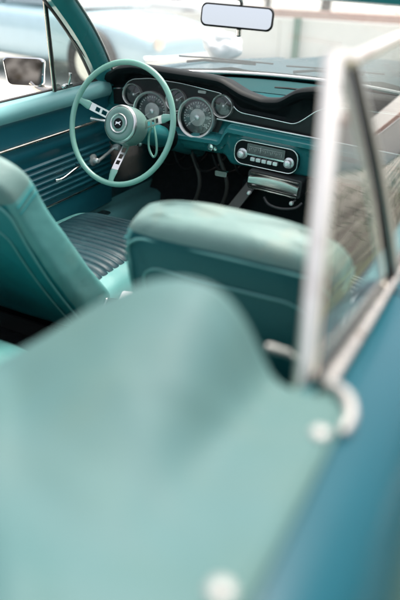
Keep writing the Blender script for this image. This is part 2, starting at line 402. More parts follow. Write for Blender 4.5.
# main metal dash
mb = MB(); rows = []
def lowz(x): # lower chrome trim height
    return .838-.052*(x+.2)
for x in xs:
    l = lowz(max(x, -.62)) if x > -.2 else .838
    dip = sstep(-.64, -.60, x)*(1-sstep(-.17, -.13, x))   # instrument side drops lower
    l2 = l-.055*dip
    bot = .662+.010*(1-abs(x))+.035*dip
    rows.append([(x, y, z) for y, z in ((.70, dashtop(x)-.01), (.50, dashtop(x)-.012), (.436, l2+.02), (.428, l2), (.410, l2-.003), (.388, l2-.010), (.380, l2-.018), (.381, l2-.032), (.398, l2-.040), (.405, l2-.055), (.418, (l2+bot)/2), (.432, bot+.01), (.440, bot), (.46, bot-.008), (.60, bot+.02))])
mb.grid(rows)
dash = mb.build('dashboard', M['metal_teal'], car)
obj('dash_pad', pad_v, pad_f, M['black'], dash)
# dash top metal
mb = MB()
mb.grid([[(x*.066, .50+(ws(x*.066/.70, 0).y-.50)*k/4, dashtop(x*.066)-.010+.003*k) for k in range(5)] for x in range(-10, 11)]); mb.build('dash_top', M['dash_top'], dash)
for xx in (-.42, .06, .42):
    mb = MB(); mb.tube([(xx-.10, .60, .944), (xx-.05, .605, .9455), (xx+.05, .605, .9455), (xx+.10, .60, .944)], .008, n=8, flat=.4); mb.build('defroster_vent', M['black'], dash)
# black insert panel
mb = MB(); rows = []
for x in xs[3:-3]:
    l = lowz(x) if x > -.2 else .838
    dip = sstep(-.63, -.60, x)*(1-sstep(-.19, -.17, x)); l2 = l-.055*dip
    rows.append([(x, .424, chz(x)), (x, .426, (chz(x)+l2)/2), (x, .4275, l2+.002)])
mb.grid(rows); mb.build('instrument_panel', M['insert'], dash)
mb = MB(); mb.tube([(x, .421, chz(x)) for x in xs[8:-4]], .0032, n=8); mb.build('upper_trim', M['chrome'], dash)
mb = MB(); mb.tube([(x, .412, lowz(x)+.002) for x in xs if x > -.19], .0046, n=10); mb.build('lower_trim', M['chrome'], dash)
# short trim between and left of the big gauges and small emblem badge, glovebox
mb = MB(); mb.tube([(-.405, .421, .838), (-.345, .421, .838)], .003, n=8); mb.build('short_trim', M['chrome'], dash)
mb = MB(); mb.tube([(-.62, .421, .838), (-.56, .421, .838)], .003, n=8); mb.build('short_trim', M['chrome'], dash)
mb = MB(); mb.prism(rrect(.034, .010, .004), 0, .004, 0, axes((-.262, .424, .928), (1, 0, 0), (0, 0, 1), (0, -1, 0))); mb.build('warning_lamp', M['dialgrey'], dash)
mb = MB(); mb.prism(rrect(.05, .008, .003), 0, .003, 0, axes((-.43, .424, .928), (1, 0, 0), (0, 0, 1), (0, -1, 0))); mb.build('warning_lamp', M['dark'], dash)
mb = MB(); mb.prism(rrect(.36, .10, .012), 0, .006, 0, axes((.40, .412, .745), (1, 0, 0), (0, 0, 1), (0, -1, 0))); mb.build('glovebox_door', M['metal_teal'], dash)
# gauges
GN = Vector((.05, -1, .10)).normalized()
def gauge(x, y, z, R, big, needle, seed, nums=None):
    gx = Vector((1, .05, 0)).normalized(); gz = GN; gy = gz.cross(gx)
    X = axes((x, y, z), gx, gy, gz); mb = MB(); r = R
    mb.lathe([(r*.98, -.025), (r, -.004), (r*1.0, .006), (r*.965, .0105), (r*.90, .009), (r*.86, .003), (r*.84, -.006), (r*.80, -.012)], 0, n=48, mtx=X, cap=False)
    mb.lathe([(r*.86, .001), (r*.78, -.008), (r*.775, -.014)], 1, n=48, mtx=X, cap=False)
    mb.lathe([(r*.83, -.012), (r*.5, -.0122), (0, -.0122)], 2, n=48, mtx=X, cap=False)
    mb.lathe([(r*.42, -.0115), (r*.40, -.0105), (0, -.0105)], 3 if big else 2, n=40, mtx=X, cap=False)
    nt = 13 if big else 5
    for k in range(nt*(2 if big else 1)-1):
        a = radians(220-260*k/(nt*(2 if big else 1)-2)); l = r*(.10 if k % 2 == 0 or not big else .06)
        if not big: a = radians(150-120*k/(nt-1))
        c, s = cos(a), sin(a); w = r*.018
        p = [((r*.74-l)*c-w*s, (r*.74-l)*s+w*c), (r*.74*c-w*s, r*.74*s+w*c), (r*.74*c+w*s, r*.74*s-w*c), ((r*.74-l)*c+w*s, (r*.74-l)*s-w*c)]
        mb.prism(p, -.0115, -.0108, 4, X)
    a = radians(needle); c, s = cos(a), sin(a); w = r*.03
    mb.prism([(-.12*r*c-w*s, -.12*r*s+w*c), (r*.62*c-w*.3*s, r*.62*s+w*.3*c), (r*.62*c+w*.3*s, r*.62*s-w*.3*c), (-.12*r*c+w*s, -.12*r*s-w*c)], -.0095, -.0085, 4, X)
    mb.lathe([(r*.13, -.0105), (r*.13, -.005), (r*.09, -.003), (0, -.0025)], 5, n=20, mtx=X)
    g = mb.build('gauge', [M['bezel'], M['black'], M['dial'], M['dialgrey'], M['mark'], M['snapwhite']], dash)
    mb = MB(); mb.lathe([(r*.86, .002), (r*.6, .0045), (r*.3, .006), (0, .0065)], 0, n=40, mtx=X, cap=False); mb.build('gauge_glass', M['lens'], dash)
    if nums:
        for k, t in enumerate(nums):
            a = radians(220-260*k/(len(nums)-1))
            cu = bpy.data.curves.new('numeral', 'FONT'); cu.body = t; cu.size = r*.20; cu.align_x = 'CENTER'; cu.align_y = 'CENTER'; cu.extrude = .0002
            o = bpy.data.objects.new('numeral', cu); o.matrix_world = X @ Matrix.Translation((cos(a)*r*.53, sin(a)*r*.53, -.0098))
            COL.objects.link(o); bpy.context.view_layer.update()
            me = bpy.data.meshes.new_from_object(o.evaluated_get(bpy.context.evaluated_depsgraph_get()))
            mw = o.matrix_world.copy(); bpy.data.objects.remove(o); me.transform(mw)
            me.materials.clear(); me.materials.append(M['mark'])
            allnum.append(me)
    return g
allnum = []
gauge(-.476, .398, .836, .077, True, 215, 1)
sp = gauge(-.272, .398, .836, .077, True, 218, 2, ['0', '20', '40', '60', '80', '100', '120'])
for x in (-.569, -.369, -.170): gauge(x, .414, .888, .043, False, 60+x*60, 3)
mb = MB()
for me in allnum:
    mb.add([v.co for v in me.vertices], [list(p.vertices) for p in me.polygons])
mb.build('speedometer_numerals', M['mark'], dash, smooth=False)
# control knobs below the instruments (ignition etc.)
def knob(x, y, z, r, parent, d=.03, m='chrome', name='control_knob'):
    mb = MB(); mb.lathe([(r*1.5, -.004), (r*1.5, .001), (r*1.1, .003), (r*.6, .005), (r*.6, d*.5), (r*.9, d*.55), (r, d*.7), (r*.95, d*.95), (r*.7, d), (0, d)], n=24, mtx=axes((x, y, z), (1, 0, 0), (0, 0, 1), (0, -1, .1)))
    return mb.build(name, M[m], parent)
knob(-.199, .405, .735, .013, dash, .026, name='ignition_lock'); knob(-.585, .41, .74, .010, dash); knob(-.54, .41, .70, .009, dash)
mb = MB(); mb.prism(rrect(.05, .02, .005), 0, .02, 0, axes((-.14, .38, .648), (1, 0, 0), (0, 0, 1), (0, -1, 0))); mb.build('under_dash_switch', M['chrome_aged'], dash)

# ---------------- radio
rc = Vector((.020, .408, .7295)); tilt = Vector((1, 0, -.045)).normalized()
X = axes(rc, tilt, Vector((0, .0, 1)), Vector((0, -1, .0)))
X = axes(rc, tilt, Vector((.045, 0, 1)), Vector((0, -1, 0)))
mb = MB(); mb.prism(rrect(.254, .092, .036, 8), -.05, .004, 0, X)
radio = mb.build('radio', M['black'], car)
mb = MB(); path = [X @ Vector((x, y, .006)) for x, y in rrect(.252, .090, .036, 8)]
mb.tube(path, .0032, n=8, closed=True); mb.build('radio_bezel', M['chrome'], radio)
mb = MB(); mb.prism(rrect(.150, .036, .004), .004, .010, 0, X @ Matrix.Translation((0, .020, 0))); mb.build('radio_display', M['dial'], radio)
mb = MB()
for k in range(19): mb.box((-.063+k*.007, .016+(.004 if k % 3 else .0), .0108), (.0012, .006 if k % 3 else .012, .001), 0, X)
mb.box((0, .027, .0106), (.13, .0012, .001), 0, X)
mb.box((-.02, .020, .0112), (.002, .022, .001), 0, X)
mb.build('tuning_scale', M['mark'], radio)
mb = MB(); mb.prism(rrect(.150, .006, .002), .004, .012, 0, X @ Matrix.Translation((0, -.002, 0))); mb.build('radio_trim', M['chrome'], radio)
for k in range(5):
    mb = MB(); mb.prism(rrect(.0185, .014, .003), .004, .018, 0, X @ Matrix.Translation((-.046+k*.0225, -.017, 0))); mb.build('push_button', M['snapwhite'], radio, bevel=.0015)
for xx in (-.093, .093):
    mb = MB(); mb.lathe([(.020, .003), (.020, .006), (.0165, .008), (.010, .009), (.0105, .015), (.0140, .017), (.0145, .025), (.012, .028), (.005, .029), (0, .0285)], n=32, mtx=X @ Matrix.Translation((xx, -.006, 0))); mb.build('radio_knob', M['snapwhite'], radio)

# ---------------- hang-on heater control / ash tray unit below radio
X = axes((.072, .375, .640), (1, 0, -.06), (.06, 0, 1), (0, -1, .0))
mb = MB(); mb.prism(rrect(.215, .070, .012), -.10, .0, 0, X)
ht = mb.build('ash_tray', M['dark'], car, bevel=.003)
mb = MB(); rows = []
for i in range(15):
    u = -1+2*i/14; x = u*.098; h = .010+.010*(1-u*u)
    rows.append([(x, -.018-.006, .004), (x, -.018, .012), (x, -.012+h*.3, .016), (x, h, .013), (x, h+.004, .004)])
mb.grid(rows, cap=True, mtx=X); mb.build('ash_tray_front', M['alu'], ht)
mb = MB(); mb.box((0, -.030, .004), (.19, .006, .01), 0, X); mb.box((0, .026, .004), (.19, .004, .008), 0, X); mb.build('ash_tray_trim', M['chrome_aged'], ht)
for xx in (-.085, .085): 
    mb = MB(); mb.lathe([(.004, -.02), (.004, .012), (.008, .014), (.009, .022), (.006, .028), (0, .029)], n=16, mtx=X @ Matrix.Translation((xx, -.048, 0))); mb.build('ash_tray_knob', M['snapwhite'], ht)
mb = MB(); mb.tube(catmull([(.04, .37, .585), (.07, .35, .568), (.12, .345, .563), (.17, .355, .572), (.19, .37, .590)], 5), .006, n=8); mb.build('cable', M['dark'], car)
# heater box and centre bracket below the dash
mb = MB(); mb.box((.10, .62, .50), (.42, .26, .22)); mb.build('heater_box', M['black'], car, bevel=.02)
mb = MB(); mb.add([(-.17, .40, .44), (-.115, .40, .44), (-.115, .385, .44), (-.17, .385, .44), (-.06, .47, .62), (-.01, .47, .62), (-.01, .455, .62), (-.06, .455, .62)], [(0, 1, 2, 3), (4, 5, 6, 7), (0, 1, 5, 4), (1, 2, 6, 5), (2, 3, 7, 6), (3, 0, 4, 7)])
mb.build('console_bracket', mat('bracket_brown', (.10, .085, .075), .35, var=.2, vscale=20), car, bevel=.004)
# cables under dash
for k in range(7):
    x = -.5+k*.09; mb = MB()
    mb.tube(catmull([(x, .46, .69), (x+.02, .50, .62-.03*random.random()), (x+.05, .6, .60), (x+.04, .8, .66)], 5), .004+.002*random.random(), n=6); mb.build('wiring_loom', M['rubber'], car)
# gear lever
mb = MB(); mb.tube(catmull([(-.01, .20, .40), (-.015, .18, .45), (-.03, .13, .50), (-.05, .09, .535)], 5), .006, n=10)
mb.lathe([(.05, .0), (.045, .015), (.028, .04), (.012, .06)], 1, n=24, mtx=axes((-.01, .20, .385), (1, 0, 0), (0, 1, 0), (0, 0, 1)))
gl = mb.build('gear_lever', [M['chrome'], M['rubber']], car)
mb = MB(); mb.lathe([(0, -.024), (.012, -.022), (.021, -.012), (.025, .0), (.022, .012), (.014, .021), (0, .025)], n=24, mtx=axes((-.058, .085, .548), (1, 0, 0), (0, 1, 0), (0, 0, 1))); mb.build('gear_knob', mat('ivory_plastic', (.40, .38, .36), .25, var=.1), gl)
# pedals
for nm, x in (('clutch_pedal', -.40), ('brake_pedal', -.27)):
    P0 = Vector((x, .56, .37)); X = axes(P0, (1, 0, 0), (0, .55, .83), (0, -.83, .55))
    mb = MB(); mb.prism(rrect(.085, .052, .01), 0, .014, 0, X)
    for k in range(5): mb.box((-.032+k*.016, 0, .016), (.005, .04, .004), 0, X)
    pd = mb.build(nm, M['pedal'], car)
    mb = MB(); mb.tube(catmull([(x, .575, .375), (x+.045, .575, .45), (x+.07, .555, .55), (x+.03, .55, .66), (x+.02, .56, .70)], 5), .009, n=8); mb.build('pedal_arm', M['pedal'], pd)
mb = MB(); mb.prism(rrect(.05, .14, .015), 0, .012, 0, axes((-.15, .60, .34), (1, 0, 0), (0, .5, .86), (0, -.86, .5))); mb.build('accelerator_pedal', M['pedal'], car)

# ---------------- steering wheel
tl = radians(19.5); C = Vector((-.380, .050, .860)); ax = Vector((0, cos(tl), -sin(tl)))
ex = Vector((1, 0, 0)); ey = Vector((0, sin(tl), cos(tl)))
X = axes(C, ex, ey, -ax)      # local z towards driver
sw = empty('steering_wheel', (0, 0, 0), car)
mb = MB(); R = .203
mb.tube([X @ Vector((R*cos(2*pi*k/72), R*sin(2*pi*k/72), 0)) for k in range(72)], .0098, n=14, closed=True)
mb.build('rim', M['rim'], sw)
mb = MB(); mb.lathe([(.048, -.085), (.062, -.078), (.066, -.06), (.066, -.02), (.062, -.002), (.056, .008), (.050, .013), (.038, .012), (.034, .010)], 0, n=48, mtx=X)
hub = mb.build('hub', M['hub'], sw)
mb = MB(); mb.lathe([(.0625, -.006), (.0645, -.002), (.0635, .003), (.0605, .0055), (.0575, .0075)], n=48, mtx=X, cap=False); mb.build('hub_ring', M['alu'], sw)
mb = MB(); mb.lathe([(.033, .009), (.034, .014), (.031, .0165), (.028, .0155), (.0265, .0125)], n=40, mtx=X, cap=False); mb.build('horn_button_ring', M['alu'], sw)
mb = MB(); mb.lathe([(.030, .010), (.026, .013), (.018, .0145), (0, .0152)], n=32, mtx=X); mb.build('horn_button', M['hub'], sw)
mb = MB(); mb.lathe([(.0175, .0148), (.0165, .0165), (0, .0170)], 0, n=28, mtx=X)
horse = [(-.010, .003), (-.006, .0055), (-.002, .004), (.004, .0045), (.008, .008), (.0115, .0075), (.0105, .005), (.008, .0035), (.007, .000), (.010, -.003), (.012, -.006), (.009, -.0055), (.005, -.002), (-.001, -.0015), (-.005, -.003), (-.009, -.007), (-.0105, -.0065), (-.007, -.002), (-.0075, .0015)]
mb.prism([(x*1.0, y*.9) for x, y in horse], .0165, .0178, 1, X); mb.build('horn_emblem', [M['black'], M['snapwhite']], sw)
for a in SPOKES if 'SPOKES' in globals() else (162, 268, 14):
    aa = radians(a); d = Vector((cos(aa), sin(aa), 0)); n_ = Vector((-sin(aa), cos(aa), 0))
    def sec(r, w, z, t=.003): return [d*r+n_*w+Vector((0, 0, z)), d*r+n_*w+Vector((0, 0, z-t)), d*r-n_*w+Vector((0, 0, z-t)), d*r-n_*w+Vector((0, 0, z))]
    mb = MB()
    # metal blade in cells so the three holes really pass through
    def rail(s0, s1, r0, r1): 
        mb.grid([[d*r0+n_*s0+Vector((0, 0, zf(r0))), d*r0+n_*s0+Vector((0, 0, zf(r0)-.003)), d*r0+n_*s1+Vector((0, 0, zf(r0)-.003)), d*r0+n_*s1+Vector((0, 0, zf(r0)))],
                 [d*r1+n_*s0+Vector((0, 0, zf(r1))), d*r1+n_*s0+Vector((0, 0, zf(r1)-.003)), d*r1+n_*s1+Vector((0, 0, zf(r1)-.003)), d*r1+n_*s1+Vector((0, 0, zf(r1)))]], closed_v=True, cap=True, mtx=X)
    def zf(r): return -.066+.062*sstep(.03, .2, r)**.9
    w = .0135
    cuts = [(.050, .074, 0), (.074, .090, 1), (.090, .097, 0), (.097, .113, 1), (.113, .120, 0), (.120, .134, 1), (.134, .160, 0)]
    for r0, r1, hole in cuts:
        if hole: rail(-w, -w+.006, r0, r1); rail(w-.006, w, r0, r1)
        else: rail(-w, w, r0, r1)
    mb.build('spoke', M['alu'], sw, smooth=False)
    mb = MB(); rows = []
    for r, ww, t in ((.152, .0130, .007), (.160, .0150, .010), (.174, .0125, .011), (.188, .010, .011), (.199, .013, .010)):
        rows.append([d*r+n_*(ww*cos(2*pi*k/12))+Vector((0, 0, zf(r)+t*.5*sin(2*pi*k/12)+.0)) for k in range(12)])
    mb.grid(rows, closed_v=True, cap=True, mtx=X); mb.build('spoke_end', M['rim'], sw)
# column and stalks
mb = MB(); mb.tube([C+ax*.07, C+ax*.12, C+ax*.30, C+ax*.62], [.052, .044, .040, .036], n=28)
col = mb.build('steering_column', M['metal_teal'], car)
mb = MB(); p = C+ax*.085+Vector((-.045, 0, -.0)); mb.tube([p, p+Vector((-.06, -.012, .012)), p+Vector((-.105, -.02, .016)), p+Vector((-.122, -.022, .017))], [.004, .0045, .006, .0075], n=10); mb.build('turn_signal_lever', M['chrome'], col)
mb = MB(); mb.tube(catmull([(-.315, .16, .845), (-.300, .15, .80), (-.298, .15, .755), (-.312, .15, .735), (-.330, .15, .765), (-.332, .155, .81), (-.322, .16, .838)], 5), .0042, n=8); mb.build('cable_loop', M['rim'], col)
mb = MB(); mb.lathe([(.05, 0), (.055, .02), (.052, .05)], n=28, mtx=axes(C+ax*.33, ex, ey, -ax)); mb.build('column_collar', M['black'], col)

# ---------------- seats
def cushion_grid(x0, x1, y0, y1, z, hump=.02, nx=28, ny=60, ribs=None, pit=.0, sag=.0):
    rows = []
    for i in range(ny+1):
        v = i/ny; y = y0+(y1-y0)*v; r = []
        for j in range(nx+1):
            u = j/nx; x = x0+(x1-x0)*u
            e = (1-abs(2*u-1)**5)*(1-abs(2*v-1)**7)
            zz = z-.06+.06*max(e, 0)**.45+hump*sin(pi*u)*sin(pi*v)*.5
            if ribs: zz += ribs(x, y)
            r.append((x, y, zz))
        rows.append(r)
    return rows
def bucket(cx, y_hinge, lean, H, W, shift=0, top=.0, mats=('vinyl', 'vinyl_deep', 'vinyl_top')):
    """cushion as the part, backrest etc. as sub-parts; faces +y"""
    mb = MB(); x0, x1 = cx-W/2-.0, cx+W/2; y0, y1 = -.47+shift, .13+shift
    top_ = cushion_grid(x0, x1, y0, y1, .505, .015)
    n = len(top_); m = len(top_[0])
    mb.grid(top_)
    ring = [top_[0][j] for j in range(m)]+[top_[i][-1] for i in range(1, n)]+[top_[-1][j] for j in range(m-2, -1, -1)]+[top_[i][0] for i in range(n-2, 0, -1)]
    cen = Vector((cx, (y0+y1)/2, 0))
    def sc(k, z): return [((p[0]-cen.x)*k+cen.x, (p[1]-cen.y)*k+cen.y, z) for p in ring]
    mb.grid([ring, sc(1.012, .435), sc(1.008, .41)], closed_v=True); mb.grid([sc(1.008, .41), sc(.93, .395), sc(.86, .36), sc(.80, .29)], 1, closed_v=True)
    s = mb.build('seat', [M['vinyl'], M['black']], car)
    def ribs(x, y):
        t = ((y-y0)/.030) % 1.0
        return .0075*abs(sin(pi*t))**.55-.004
    g = cushion_grid(x0+.055, x1-.045, y0+.01, y1-.03, .520, .012, nx=20, ny=220, ribs=ribs)
    g = [[(p[0], p[1]-.020*((p[0]-cx)/(W/2))**2*0+.0, p[2]+.001*noise.noise(Vector(p)*20)) for p in r] for r in g]
    mb = MB(); mb.grid(g); mb.build('ribbed_insert', M['vinyl_navy'], s)
    mb = MB(); 0 and (
    mb.tube(catmull([(x0+.05, y0+.05, .512), (x0+.052, y1-.05, .512), (x0+.075, y1-.028, .510), (x1-.075, y1-.028, .510), (x1-.052, y1-.05, .512), (x1-.05, y0+.05, .512)], 6), .004, n=6))
    # backrest: superelliptic sections swept up the leaning back
    la = radians(lean); up = Vector((0, -sin(la), cos(la))); fw = Vector((0, cos(la), sin(la)))
    base = Vector((cx, y_hinge, .43-(W-.5))); rows = []; NS = 96; fm = []
    T = .155
    for i in range(27):
        t = i/26; h = H*t
        k = 1-sstep(.80, 1.0, t)
        w = W/2*(.965+.035*sin(pi*min(1, t*1.3))); tk = T*(.95-.30*t)
        if t > .86:
            q = (t-.86)/.14; w = w-.075*(1-sqrt(max(0, 1-q*q)))-.0; tk = tk*(.30+.70*sqrt(max(0, 1-q*q*.98)))
            h = H*(.86+.14*q)
        if t < .08: q = 1-t/.08; w -= .02*q*q; tk -= .03*q*q
        sec = superell(w, tk/2, .36 if t < .9 else .42, NS)
        r = []
        for x, y in sec:
            cr = -.030*(1-(x/(W/2))**2)*(1 if y < 0 else .2)*0
            crown = -.030*(abs(x)/(W/2))**2.4*t**3    # the top edge rounds down to the corners
            yy = y+.016*(1-(x/(W/2))**2)*(-1 if y < 0 else .4)
            wr = .0035*noise.noise(Vector((x*9, y*9, h*9+cx*7)))+.0035*(1-t)*(1-2*abs(noise.noise(Vector((x*8, y*30, h*34+cx)))))+.0018*(1-2*abs(noise.noise(Vector((x*22, y*14, h*20+cx)))))
            p = base+up*(h+crown)+Vector((x, 0, 0))+fw*(yy-.02*sin(pi*t)+wr)
            r.append(p)
        rows.append(r)
    mb = MB(); mb.grid(rows, closed_v=True, cap=True)
    fi = 0
    for i in range(26):
        for j in range(NS):
            a = 2*pi*(j+.5)/NS; x, y = cos(a), sin(a); t = i/26
            xs_, ys_ = superell(1, 1, .36, NS)[j]
            m_ = 0
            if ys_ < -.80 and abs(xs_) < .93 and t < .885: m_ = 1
            if t >= (.885 if W < .51 else .86): m_ = 2
            mb.m[fi] = m_; fi += 1
    mb.m[-2:] = [1, 2]
    b = mb.build('backrest', [M[k] for k in mats], s, sub=1)
    # seam beading round the rear shell and an inner pressed contour
    def onback(x, t, off):
        h = H*t
        tk = T*(.95-.30*t)
        if t > .86: q = (t-.86)/.14; tk *= (.30+.70*sqrt(max(0, 1-q*q*.98)))
        crown = -.030*(abs(x)/(W/2))**2.4*t**3
        return base+up*(h+crown)+Vector((x, 0, 0))+fw*(-tk/2-.016*(1-(x/(W/2))**2)-.02*sin(pi*t)-off)
    for hw, t0, t1, rr, nm, mt, off in ((W/2-.022, .06, .905, .0030, 'backrest_piping', mats[0], -.0035), (W/2-.062, .12, .775, .0028, 'backrest_welt', 'vinyl', -.0010)):
        pth = []
        for k in range(12): pth.append(onback(-hw+.00*k, t0+(t1-.09-t0)*k/11, off))
        for k in range(1, 10):
            a = pi/2*k/10; pth.append(onback(-hw+.055*(1-cos(a)), t1-.09+.09*sin(a), off))
        for k in range(0, 17): pth.append(onback((-hw+.055)+(2*hw-.11)*k/16, t1+.0*sin(pi*k/16), off))
        for k in range(1, 10):
            a = pi/2*(1-k/10); pth.append(onback(hw-.055*(1-cos(a)), t1-.09+.09*sin(a), off))
        for k in range(12): pth.append(onback(hw, t1-.09-(t1-.09-t0)*k/11, off))
        mb = MB(); mb.tube(pth, rr, n=6); mb.build(nm, M[mt], s)
    # seams on the side bolster, two stitched lines across near the top
    for sx in (-1, 1):
        for tt in (.835, .865):
            pth = []
            tk = T*(.95-.30*tt)
            for k in range(9):
                yv = -tk*.33+tk*.66*k/8
                pth.append(base+up*(H*tt-.03*tt**3*.95)+Vector((sx*(W/2*(.965+.035*sin(pi*min(1, tt*1.3)))+.0006), 0, 0))+fw*(yv-.02*sin(pi*tt)))
            mb = MB(); mb.tube(pth, .0018, n=6); mb.build('seam', M['vinyl_mid'], s)
    # hinge
    for sx in (-1, 1):
        mb = MB(); xx = cx+sx*(W/2+.004)
        mb.prism([(y_hinge-.075, .395), (y_hinge+.05, .395), (y_hinge+.055, .43), (y_hinge+.02, .462), (y_hinge-.03, .485), (y_hinge-.055, .455)], xx-.005, xx+.005, 0, axes((0, 0, 0), (0, 1, 0), (0, 0, 1), (1, 0, 0)))
        mb.tube([(xx-.006, y_hinge-.005, .445), (xx+.012, y_hinge-.005, .445)], .011, n=14)
        mb.build('seat_hinge', M['chrome'], s, bevel=.003)
    mb = MB(); mb.prism(rrect(W*.8, .5, .03), .24, .30, 0, axes((cx, -.17+shift, 0), (1, 0, 0), (0, 1, 0), (0, 0, 1))); mb.build('seat_rail', M['dark'], s)
    return s
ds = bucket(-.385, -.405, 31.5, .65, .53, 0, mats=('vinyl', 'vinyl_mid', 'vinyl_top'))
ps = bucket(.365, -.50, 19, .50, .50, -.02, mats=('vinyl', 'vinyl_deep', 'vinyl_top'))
# tunnel side pad between seats is carpet; seat belts buckle
mb = MB(); mb.tube(catmull([(-.09, -.50, .36), (-.085, -.47, .42), (-.07, -.43, .455)], 5), .012, n=8, flat=.3); 
mb.prism(rrect(.034, .055, .006), 0, .012, 1, axes((-.065, -.405, .472), (.8, .3, 0), (-.1, .8, .5), (-.2, -.4, .9)))
mb.build('seat_belt', [M['rubber'], M['chrome']], car)

# rear seat
mb = MB(); g = cushion_grid(-.60, .60, -1.36, -.74, .510, .02, nx=40, ny=24, ribs=lambda x, y: -.03*exp(-(x/.07)**2))
mb.grid(g); mb.grid([[(x*.06, -.74, .45) for x in range(-10, 11)], [(x*.06, -.743, .35) for x in range(-10, 11)], [(x*.06, -.77, .25) for x in range(-10, 11)]])
rs = mb.build('rear_seat', M['vinyl'], car)
mb = MB(); mb.grid([[(x*.03, -1.28-.14*k/8-.03*sin(pi*k/8)*-1, .44+.34*k/8-.03*exp(-(x*.03/.07)**2)) for x in range(-20, 21)] for k in range(9)]); mb.build('rear_backrest', M['vinyl'], rs)

# ---------------- boot cover over the folded roof
F0 = [(0, .77), (.15, .775), (.24, .795), (.30, .84), (.36, .905), (.41, .957), (.456, .992), (.51, 1.026), (.547, 1.042), (.590, 1.043), (.620, 1.018), (.640, .978), (.660, .948), (.70, .940), (.76, .950)]
F1 = [(0, .90), (.24, .905), (.33, .935), (.40, .960), (.50, .980), (.58, .980), (.65, .972), (.70, .967), (.76, .962)]
F2 = [(0, .95), (.4, .955), (.65, .975), (.76, .968)]
def bootz(x, y):
    a = abs(x); f0 = smooth_interp(a, F0, .02); f1 = smooth_interp(a, F1, .05); f2 = interp(a, F2)
    t = sstep(-1.17, -1.50, y); s = sstep(-1.5, -1.9, y)
    z = f0*(1-t)+f1*t; z = z*(1-s)+f2*s
    if a > .63:  # lies on the body near the hem
        k = sstep(.63, .718, a); z = z*(1-k)+(belt(y)+.006)*k
    w = sstep(.745, .66, a)
    z += w*(.010*noise.noise(Vector((x*5, y*4, 1.3)))+.005*noise.noise(Vector((x*11, y*9, 4.3))))
    for sy_ in (-1.250, -1.440, -1.64):     # tension pulls running in from the snaps
        dx_ = .725-a; dy_ = y-sy_
        if 0 < dx_ < .30:
            for q_ in (-.55, .1, .7): z += w*.0045*exp(-((dy_-q_*dx_)/(.006+.05*dx_))**2)*exp(-dx_/.10)
    for cx_, cy_, an_, am_ in ((.36, -1.52, .5, .007), (.42, -1.36, 1.1, .006), (.25, -1.62, -.3, .008), (.60, -1.50, .9, .005), (.52, -1.62, .2, .006)):
        ux_ = (x-cx_)*cos(an_)+(y-cy_)*sin(an_); vx_ = -(x-cx_)*sin(an_)+(y-cy_)*cos(an_)
        z += 1.9*am_*exp(-((ux_+1.5*vx_*vx_)/.016)**2)*exp(-(vx_/.085)**2)
    z += w*.007*exp(-(((x-.50)*.75+(y+1.42)*.66)/.012)**2)*exp(-(((x-.5)*.66-(y+1.42)*.75)/.05)**2)
    return z
mb = MB(); rows = []
xsb = [-.736+i*.0092 for i in range(161)]
for k in range(11):      # rolled front edge
    a = pi/2*k/8 if k <= 8 else pi/2
    dn = .035*(1-sin(a)) if k <= 8 else 0
ys = [-1.20-.82*(i/70)**1.25 for i in range(71)]
def edgey(x): return -1.168
front = []
for k, (dy, dz) in enumerate(((.0, -.20), (.004, -.12), (.006, -.07), (.004, -.042), (-.002, -.024), (-.010, -.010), (-.020, -.003))):
    front.append([(x, -1.168-.006+dy, (bootz(x, -1.19)+dz) if abs(x) < .70 else (bootz(x, -1.19)+dz*(1-sstep(.70, .715, abs(x))) - .0005*(6-k))) for x in xsb])
rows = front+[[(x, y, bootz(x, y)) for x in xsb] for y in ys]
mb.grid(rows); bc = mb.build('boot_cover', M['boot'], car)
# bound hem along both outer edges
for sx in (1, -1):
    mb = MB(); mb.tube([(sx*.737, y, belt(y)+.0060) for y in [-1.175-.82*i/60 for i in range(61)]], .0042, n=8); mb.build('boot_hem', M['boot'], bc)
    for y in (-1.250, -1.440, -1.64, -1.85):
        mb = MB(); z = bootz(sx*.728, y)
        mb.lathe([(.0086, -.003), (.0088, .001), (.0078, .0030), (.0052, .0043), (.003, .0048), (0, .0048)], n=28, mtx=axes((sx*(.727 if y > -1.3 else .720), y-.004, z+.001), (1, 0, 0), (0, 1, 0), (0, 0, 1)))
        mb.build('snap_fastener', M['snap'], bc)
# chrome end of the belt molding curling round the window base
for sx in (1, -1):
    mb = MB(); mb.tube(catmull([(sx*.708, -1.175, .953), (sx*.724, -1.182, .957), (sx*.738, -1.198, .957), (sx*.745, -1.218, .955), (sx*.743, -1.240, .953)], 6), [.0040+.002*sin(pi*i/24) for i in range(25)], n=10)
    mb.build('molding_end', M['snap'], car)
    mb = MB(); ysq = [-1.17+i*.03 for i in range(12)]
    mb.tube([(sx*.709, y, belt(y)+.008) for y in ysq], .0075, n=10, flat=.8); mb.build('quarter_molding', M['chrome_aged'], car)
    mb = MB(); mb.tube([(sx*.696, y, belt(y)+.006) for y in ysq], .006, n=8); mb.build('quarter_weatherstrip', M['rubber'], car)

